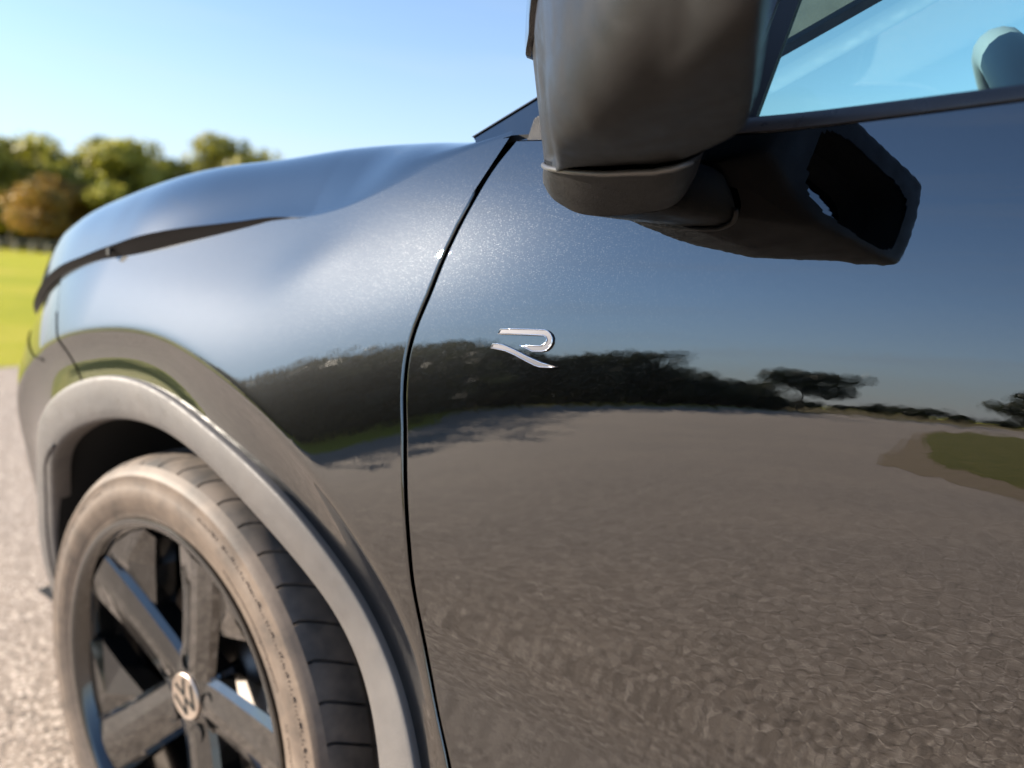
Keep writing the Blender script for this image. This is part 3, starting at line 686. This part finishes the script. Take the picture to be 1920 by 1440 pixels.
gi = np.tile(gcol, len(lv)) & (V[:, 2] > 1.075) & (V[:, 2] < 1.165)
ctr = np.array([.70, -.06]); V[gi, :2] += (ctr-V[gi, :2])*.016
nl = len(lv)
Fc = [(a_*NR+i, a_*NR+(i+1) % NR, (a_+1)*NR+(i+1) % NR, (a_+1)*NR+i) for a_ in range(nl-1) for i in range(NR)]
mir = mesh('door_mirror', V, Fc+[tuple((nl-1)*NR+i for i in range(NR))], M['mirror'], car); sharp(mir, 50)
# gloss cap with the clear indicator lens over the upper half
V = []
for k, (g, dz) in enumerate(((.0, .0), (.0045, .0015), (.006, .008), (.0065, .03), (.0055, .06), (.0045, .074), (.001, .082), (-.004, .087))):
    for i in range(NR):
        tn = PF[(i+1) % NR]-PF[i-1]; no = np.array([-tn[1], tn[0]]); no /= np.linalg.norm(no)
        if no @ (PF[i]-cen2) < 0: no = -no
        z = 1.140+.5*min(.09, max(0, -PF[i][1]))
        q = PF[i]+no*g; V.append((q[0], q[1], z+dz*(1.26-z)/.112))
cp = [i for i in range(NR)]
Fc = [(a_*NR+i, a_*NR+(i+1) % NR, (a_+1)*NR+(i+1) % NR, (a_+1)*NR+i) for a_ in range(7) for i in range(NR)]
Fc = [f for f in Fc if min(-((np.array(V[j][:2])-rp0) @ rn) for j in f) > .033]
sharp(mesh('mirror_cap', V, Fc, M['gloss'], mir), 40)
# hollow rear of the housing: a black tub with the glass deep inside it
def rear_pt(f_, z_, d_): p_ = rp0*(1-f_)+rp1*f_-rn*d_; return (p_[0]+.004-.02*(z_-1.05), p_[1], z_)
bmm = bmesh.new(); bmm.from_mesh(mir.data)
L_ = np.linalg.norm(rp1-rp0); kill = []
for fc in bmm.faces:
    cq = fc.calc_center_median(); q2 = np.array([cq.x-.004+.02*(cq.z-1.05), cq.y])-rp0; ff = (q2 @ rd)/L_; dd = -(q2 @ rn)
    if dd < .0035 and ((ff-.55)/.43)**4+((cq.z-1.122)/.043)**4 < 1: kill.append(fc)
bmesh.ops.delete(bmm, geom=kill, context='FACES'); bmm.to_mesh(mir.data); bmm.free()
loops = []
for f0, f1, z0_, z1_, d_ in ((.08, 1.02, 1.072, 1.172, .0030), (.10, 1.0, 1.075, 1.169, .0040), (.11, .99, 1.077, 1.167, .034)):
    lp = []
    for t_ in np.linspace(0, 2*math.pi, 48, endpoint=False):
        cx_, sy_ = math.cos(t_), math.sin(t_); lp.append(rear_pt((f0+f1)/2+(f1-f0)/2*math.copysign(abs(cx_)**.55, cx_), (z0_+z1_)/2+(z1_-z0_)/2*math.copysign(abs(sy_)**.55, sy_), d_))
    loops.append(lp)
V = [p_ for l_ in loops for p_ in l_]; Fc = [(a_*48+i, a_*48+(i+1) % 48, (a_+1)*48+(i+1) % 48, (a_+1)*48+i) for a_ in range(2) for i in range(48)]
mesh('mirror_bezel', V, Fc, M['void'], mir)
mesh('mirror_glass', loops[2], [tuple(range(48))], M['mirrorglass'], mir, smooth=False)
# foot that joins the mirror to the door shoulder
contact = [(.565, .036, 1.052), (.572, .032, 1.041), (.588, .028, 1.033), (.602, .026, 1.028), (.620, .024, 1.0262), (.640, .023, 1.027), (.660, .022, 1.029), (.676, .022, 1.032), (.685, .024, 1.038), (.689, .028, 1.050), (.685, .034, 1.060), (.67, .038, 1.064), (.65, .040, 1.066), (.62, .040, 1.066), (.585, .040, 1.062)]
PC = resample(catmull(contact, 14, True), NR)
k0 = np.argmin(np.hypot(*(PC[:, :2]-np.array([.565, .036])).T)); PC = np.roll(PC, -k0, 0)
rows = []
for t, gx in ((0, 0), (.06, .03), (.3, .10), (.6, .08), (.85, .03), (.95, 0), (1, -.03)):
    top_ = np.c_[PS, [zS(*p)-.0034 for p in PS]]; b_ = PC*(1-t)+top_*t
    c0 = b_.mean(0); b_[:, :2] += (b_[:, :2]-c0[:2])*gx*.5; rows.append(b_)
V = np.vstack(rows); Fc = [(a_*NR+i, a_*NR+(i+1) % NR, (a_+1)*NR+(i+1) % NR, (a_+1)*NR+i) for a_ in range(len(rows)-1) for i in range(NR)]
sharp(mesh('mirror_foot', V, Fc, M['mirror'], mir), 50)
kb = [i for i in range(NR) if PS[i][1] < (.010 if PS[i][0] < .64 else -.018)]; kb = [i for i in kb if i > NR*.5]+[i for i in kb if i <= NR*.5]
mesh('mirror_bead', *tube([(PS[i][0], PS[i][1], zS(*PS[i])-.0052) for i in kb], .0021, 8), M['bead'], mir)
q = np.linspace(0, 2*math.pi, 24, endpoint=False)
v = [(.690+.010*math.cos(t)+.004*math.sin(t), -.085+.0045*math.sin(t)-.004*math.cos(t), 1.0555) for t in q]
mesh('drain_hole', v+[(x, y, 1.060) for x, y, z in v], [tuple(range(24))]+[(i, (i+1) % 24, 24+(i+1) % 24, 24+i) for i in range(24)], M['void'], mir, smooth=False)
v, f = np.array([tuple(p.co) for p in mir.data.vertices]), [tuple(p.vertices) for p in mir.data.polygons]
v, f, _ = mirrored(v, f); mesh('door_mirror', v, f, M['mirror'], car)

# ---------------------------------------------------------------- ground
def flat(name, poly, z, m, label=None):
    o = mesh(name, [(x, y, z) for x, y in poly], [tuple(range(len(poly)))], m, smooth=False); o['kind'] = 'structure'
    bm = bmesh.new(); bm.from_mesh(o.data); bmesh.ops.triangulate(bm, faces=bm.faces); bmesh.ops.recalc_face_normals(bm, faces=bm.faces)
    for fc in bm.faces:
        if fc.normal.z < 0: fc.normal_flip()
    bm.to_mesh(o.data); bm.free(); return o
flat('car_park', [(-700, -700), (700, -700), (700, 700), (-700, 700)], 0, M['tarmac'])
rnd = random.Random(3)
def wob(pts, amp, n=6):
    q = catmull(pts, n); return [(x+rnd.uniform(-amp, amp), y+rnd.uniform(-amp, amp)) for x, y in q]
edge = wob([(-6.0, 60), (-5.6, 12), (-5.3, 2.0), (-5.6, -3), (-6.4, -7), (-9.5, -12), (-15, -19), (-18.5, -25), (-15.0, -33), (-11, -41), (-4, -60), (10, -74), (60, -76)], .05)
flat('meadow', edge+[(690, -76), (690, -690), (-690, -690), (-690, 690), (-6, 690)], .004, M['lawn'])
flat('rough_grass', wob([(-11, -42), (-4, -62), (10, -76), (60, -78)], .1)+[(300, -78), (300, -170), (-90, -170), (-60, -60)], .008, M['rough'])
isl = wob([(.05, -6.6), (-.12, -8.4), (-.22, -10.6), (-.5, -15), (-.9, -24), (.5, -33), (6, -37), (14, -33), (17, -20), (12, -8.0), (6, -4.6), (3, -4.3), (1.6, -4.6), (.8, -5.6), (.05, -6.6)], .02, 8)
flat('island_soil', isl[:-1], .004, M['sand'])
flat('grass_island', wob([(.55, -7.6), (.25, -9), (.1, -11), (-.3, -15), (-.7, -24), (.7, -32.5), (6, -36.4), (13.6, -32.6), (16.4, -20), (11.6, -8.6), (6, -5.5), (3.4, -5.2), (1.9, -5.7), (1.0, -6.6), (.55, -7.6)], .05, 8)[:-1], .008, M['island'])

# ---------------------------------------------------------------- trees
def crown(seed, h, w, z0, n, ls, lobes, flat_=1.0):
    r = np.random.RandomState(seed); V, F = [], []
    cs = []
    for k in range(lobes):
        a_, q = r.uniform(0, 2*math.pi), r.uniform(0, 1); zc = z0+(h-z0)*(.12+.76*r.uniform()); rr = w*.5*math.sin(math.pi*min(.97, max(.12, (zc-z0)/(h-z0)*.8+.14)))
        cs.append((math.cos(a_)*rr*q**.5, math.sin(a_)*rr*q**.5, zc, r.uniform(.16, .34)*w*.8))
    cs.append((0, 0, h-(h-z0)*.16, w*.22))
    for i in range(n):
        c_ = cs[r.randint(len(cs))]; d = r.normal(size=3); d /= np.linalg.norm(d); q = c_[3]*(.35+.85*r.uniform()**.6)
        p = np.array([c_[0]+d[0]*q, c_[1]+d[1]*q, c_[2]+d[2]*q*.75*flat_]); p[2] = min(max(p[2], z0*.85), h)
        t1 = r.normal(size=3); t1 /= np.linalg.norm(t1); t2 = np.cross(t1, d+.4*r.normal(size=3)); t2 /= np.linalg.norm(t2)+1e-9
        s = ls*r.uniform(.6, 1.3); b = len(V); V += [p-t1*s, p-t2*s*.5, p+t1*s, p+t2*s*.5]; F.append((b, b+1, b+2, b+3))
    return V, F
def trunk(seed, h, z0, w, r0):
    r = random.Random(seed); parts = []; pts = [(0, 0, -.1)]; x = y = 0
    for k in range(1, 6): x += r.uniform(-.06, .06)*h*.2; y += r.uniform(-.06, .06)*h*.2; pts.append((x, y, h*.8*k/5))
    parts.append(tube(pts, [r0*(1-.8*k/5)+.01 for k in range(6)], 8))
    for k in range(7):
        f = r.uniform(.3, .8); i = min(4, int(f*5)); p = Vector(pts[i]).lerp(Vector(pts[i+1]), f*5-i); q = r.uniform(0, 6.28); l = w*r.uniform(.25, .45)
        parts.append(tube([p, p+Vector((math.cos(q)*l*.5, math.sin(q)*l*.5, l*.35)), p+Vector((math.cos(q)*l, math.sin(q)*l, l*.6))], [r0*.38, r0*.22, r0*.06], 6))
    return join(*parts)
PROTO = {}
def proto(kind, seed, h, w, z0, n, ls, lobes, leafm, r0, fl=1.0):
    vt, ft = trunk(seed, h, z0, w, r0); vc, fc = crown(seed, h, w, z0, n, ls, lobes, fl)
    PROTO[kind] = (vt, ft, vc, fc, leafm, {})
proto('broad', 1, 8.6, 7.0, 1.6, 5200, .30, 16, 'leaf_a', .26)
proto('round', 2, 7.4, 6.0, 1.3, 4600, .28, 13, 'leaf_b', .22)
proto('tall', 3, 10.2, 6.2, 2.0, 5200, .30, 16, 'leaf_a', .28)
proto('young', 4, 5.6, 4.6, 1.7, 3600, .22, 11, 'leaf_b', .13)
proto('rust', 5, 5.4, 4.6, 1.6, 3600, .22, 11, 'leaf_c', .14)
proto('bush', 6, 3.4, 5.2, .1, 4200, .16, 14, 'leaf_d', .1)
proto('dark', 7, 6.2, 6.4, .5, 5600, .20, 17, 'leaf_d', .2)
proto('lone', 8, 5.6, 8.6, 1.7, 4800, .20, 15, 'leaf_d', .24, .55)
proto('hedge', 9, 2.6, 7.5, .0, 3400, .2, 18, 'leaf_d', .08, .7)
cache = {}
def tree(kind, x, y, s, rz, label, cat='tree', group=None, name='tree', leafm=None, gs=1.):
    vt, ft, vc, fc, lm, _ = PROTO[kind]; lm = leafm or lm
    t = empty(name, (x, y, 0)); s *= gs; t.scale = (s, s, s); t.rotation_euler = (0, 0, rz); tag(t, label, cat, group)
    if (kind, lm) not in cache:
        cache[(kind, lm)] = (mesh('trunk', vt, ft, M['bark'], t), mesh('crown', vc, fc, M[lm], t, smooth=False))
    else:
        for o in cache[(kind, lm)]: n_ = o.copy(); COL.objects.link(n_); n_.parent = t
    return t
def ahead(az, d): a_ = math.radians(az); return .888-math.cos(a_)*d, -.469+math.sin(a_)*d
def aside(az, d): a_ = math.radians(az); return .6+math.sin(a_)*d, -math.cos(a_)*d
BG = [  # in view beyond the meadow, from the left edge of the photo to the bonnet
 ('broad', 18.0, 74, .98, 'leaf_b', 'broad yellow-green tree cut by the left edge of the photo, beyond the meadow'),
 ('tall', 20.4, 78, .84, 'leaf_a', 'tall olive tree standing behind the rust-tinged young tree'),
 ('broad', 22.0, 76, 1.02, 'leaf_b', 'tallest yellow-green crown of the left tree row, above the rust-tinged tree'),
 ('rust', 21.9, 66, .82, 'leaf_c', 'young tree with rust-tinged crown and bare trunk at the meadow edge'),
 ('young', 23.0, 69, .94, 'leaf_c', 'slim young tree with reddish leaves, right beside the rust-tinged tree'),
 ('tall', 24.0, 80, .80, 'leaf_a', 'olive tree of the back row, right of the slim reddish tree'),
 ('round', 25.6, 74, 1.2, 'leaf_b', 'rounded bright yellow-green tree in the middle of the left tree row'),
 ('young', 26.0, 68, .92, 'leaf_b', 'low yellow-green young tree in front of the dark gap above the bonnet edge'),
 ('broad', 27.8, 79, 1.14, 'leaf_a', 'broad olive tree in the dip of the tree row'),
 ('round', 29.6, 77, 1.12, 'leaf_b', 'pale green rounded tree directly left of the highest right-hand crown'),
 ('broad', 31.6, 78, 1.06, 'leaf_a', 'wide olive tree just left of the highest crown over the bonnet'),
 ('tall', 33.8, 77, 1.06, 'leaf_a', 'highest olive crown over the bonnet, right end of the tree row'),
 ('broad', 36.0, 79, 1.18, 'leaf_a', 'dull olive tree sinking behind the bonnet, right of the highest crown'),
 ('dark', 38.5, 82, 1.5, 'leaf_d', 'dark tree last in the row, almost hidden by the bonnet'),
 ('round', 26.9, 73, 1.2, 'leaf_b', 'rounded yellow-green tree in the lowest dip of the skyline above the bonnet edge'),
 ('broad', 30.6, 82, 1.0, 'leaf_a', 'hazy olive tree of the back row, left of the highest right-hand crown'),
 ('tall', 37.2, 86, .95, 'leaf_a', 'olive tree at the right end of the wood, tip just above the bonnet'),
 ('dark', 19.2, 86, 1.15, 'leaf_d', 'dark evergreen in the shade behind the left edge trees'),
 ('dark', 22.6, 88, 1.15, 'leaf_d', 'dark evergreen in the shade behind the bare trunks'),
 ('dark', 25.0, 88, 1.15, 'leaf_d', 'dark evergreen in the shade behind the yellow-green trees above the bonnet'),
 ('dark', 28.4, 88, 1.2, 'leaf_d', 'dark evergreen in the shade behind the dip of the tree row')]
for i, (k, az, d, s, lm, lab) in enumerate(BG): x, y = ahead(az, d); tree(k, x, y, s, i*1.3, lab, 'tree', 'trees beyond the meadow', leafm=lm, gs=1.13)
# shaded undergrowth that closes the wood below its crowns
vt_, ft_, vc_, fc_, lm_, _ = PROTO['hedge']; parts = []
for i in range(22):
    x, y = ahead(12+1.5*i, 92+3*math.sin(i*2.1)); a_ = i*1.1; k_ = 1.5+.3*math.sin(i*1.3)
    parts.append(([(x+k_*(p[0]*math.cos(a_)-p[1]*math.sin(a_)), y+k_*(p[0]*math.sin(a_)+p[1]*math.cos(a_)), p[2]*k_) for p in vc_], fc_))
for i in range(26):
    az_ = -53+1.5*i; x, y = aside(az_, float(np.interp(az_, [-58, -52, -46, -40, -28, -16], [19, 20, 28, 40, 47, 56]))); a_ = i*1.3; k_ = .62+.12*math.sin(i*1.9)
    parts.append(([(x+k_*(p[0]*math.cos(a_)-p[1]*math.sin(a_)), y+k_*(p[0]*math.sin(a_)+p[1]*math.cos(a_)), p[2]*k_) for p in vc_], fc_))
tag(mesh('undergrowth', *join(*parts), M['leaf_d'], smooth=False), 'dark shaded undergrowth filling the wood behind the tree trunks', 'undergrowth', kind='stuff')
# low rail fence at the far side of the meadow
fx = [ahead(az, 63.5) for az in np.arange(16, 26.1, .9)]
fence = empty('rail_fence', (fx[0][0], fx[0][1], 0)); tag(fence, 'low pale rail fence along the far side of the meadow', 'fence')
for x, y in fx: mesh('post', *box((x-fx[0][0], y-fx[0][1], .45), (.1, .1, .9)), M['wood'], fence, smooth=False)
for a_, b_ in zip(fx[:-1], fx[1:]):
    for z in (.4, .8): mesh('rail', *tube([(a_[0]-fx[0][0], a_[1]-fx[0][1], z), (b_[0]-fx[0][0], b_[1]-fx[0][1], z)], .045, 6), M['wood'], fence)
# belt of trees across the car park (seen reflected in the paint)
RB = [(-52.8, 16, .95), (-49.5, 18, 1.05), (-46.5, 24, .87), (-43.5, 30, 1.02), (-40.5, 36, 1.13), (-37.5, 37, 1.05), (-34.5, 36, .92), (-31.5, 38, 1.0), (-28.5, 42, 1.15), (-26, 44, 1.17), (-23.6, 47, .87), (-21.3, 48, .8), (-18.8, 50, .68), (-16.6, 52, .55)]
ORD = ['first', 'second', 'third', 'fourth', 'fifth', 'sixth', 'seventh', 'eighth', 'ninth', 'tenth', 'eleventh', 'twelfth', 'thirteenth', 'fourteenth', 'fifteenth', 'sixteenth']
for i, (az, d, s) in enumerate(RB):
    x, y = aside(az, d); k = 'bush' if d < 20 else 'dark'
    tree(k, x, y, s*(1.0 if k == 'bush' else .86), i*.9, 'dark tree mirrored in the paint, '+ORD[i]+' of its belt counted from the wheel', 'tree', 'trees across the car park')
x, y = aside(-13.2, 62); tree('lone', x, y, 1.12, .4, 'lone flat-topped tree past the end of the belt, reflected on the door', 'tree')
x, y = aside(3.5, 60); tree('lone', x, y, 1.05, 2.0, 'second flat-topped tree farther along, reflected at the right edge of the door', 'tree')
for i in range(16):
    x, y = aside(-18+2.6*i, 128+4*math.sin(i*2.2)); tree('hedge', x, y, .95+.3*math.sin(i*1.7), i*.8, 'low dark skyline bush mirrored in the door, '+ORD[i]+' from the badge side', 'hedge', 'hedge on the skyline', name='hedge_bush')
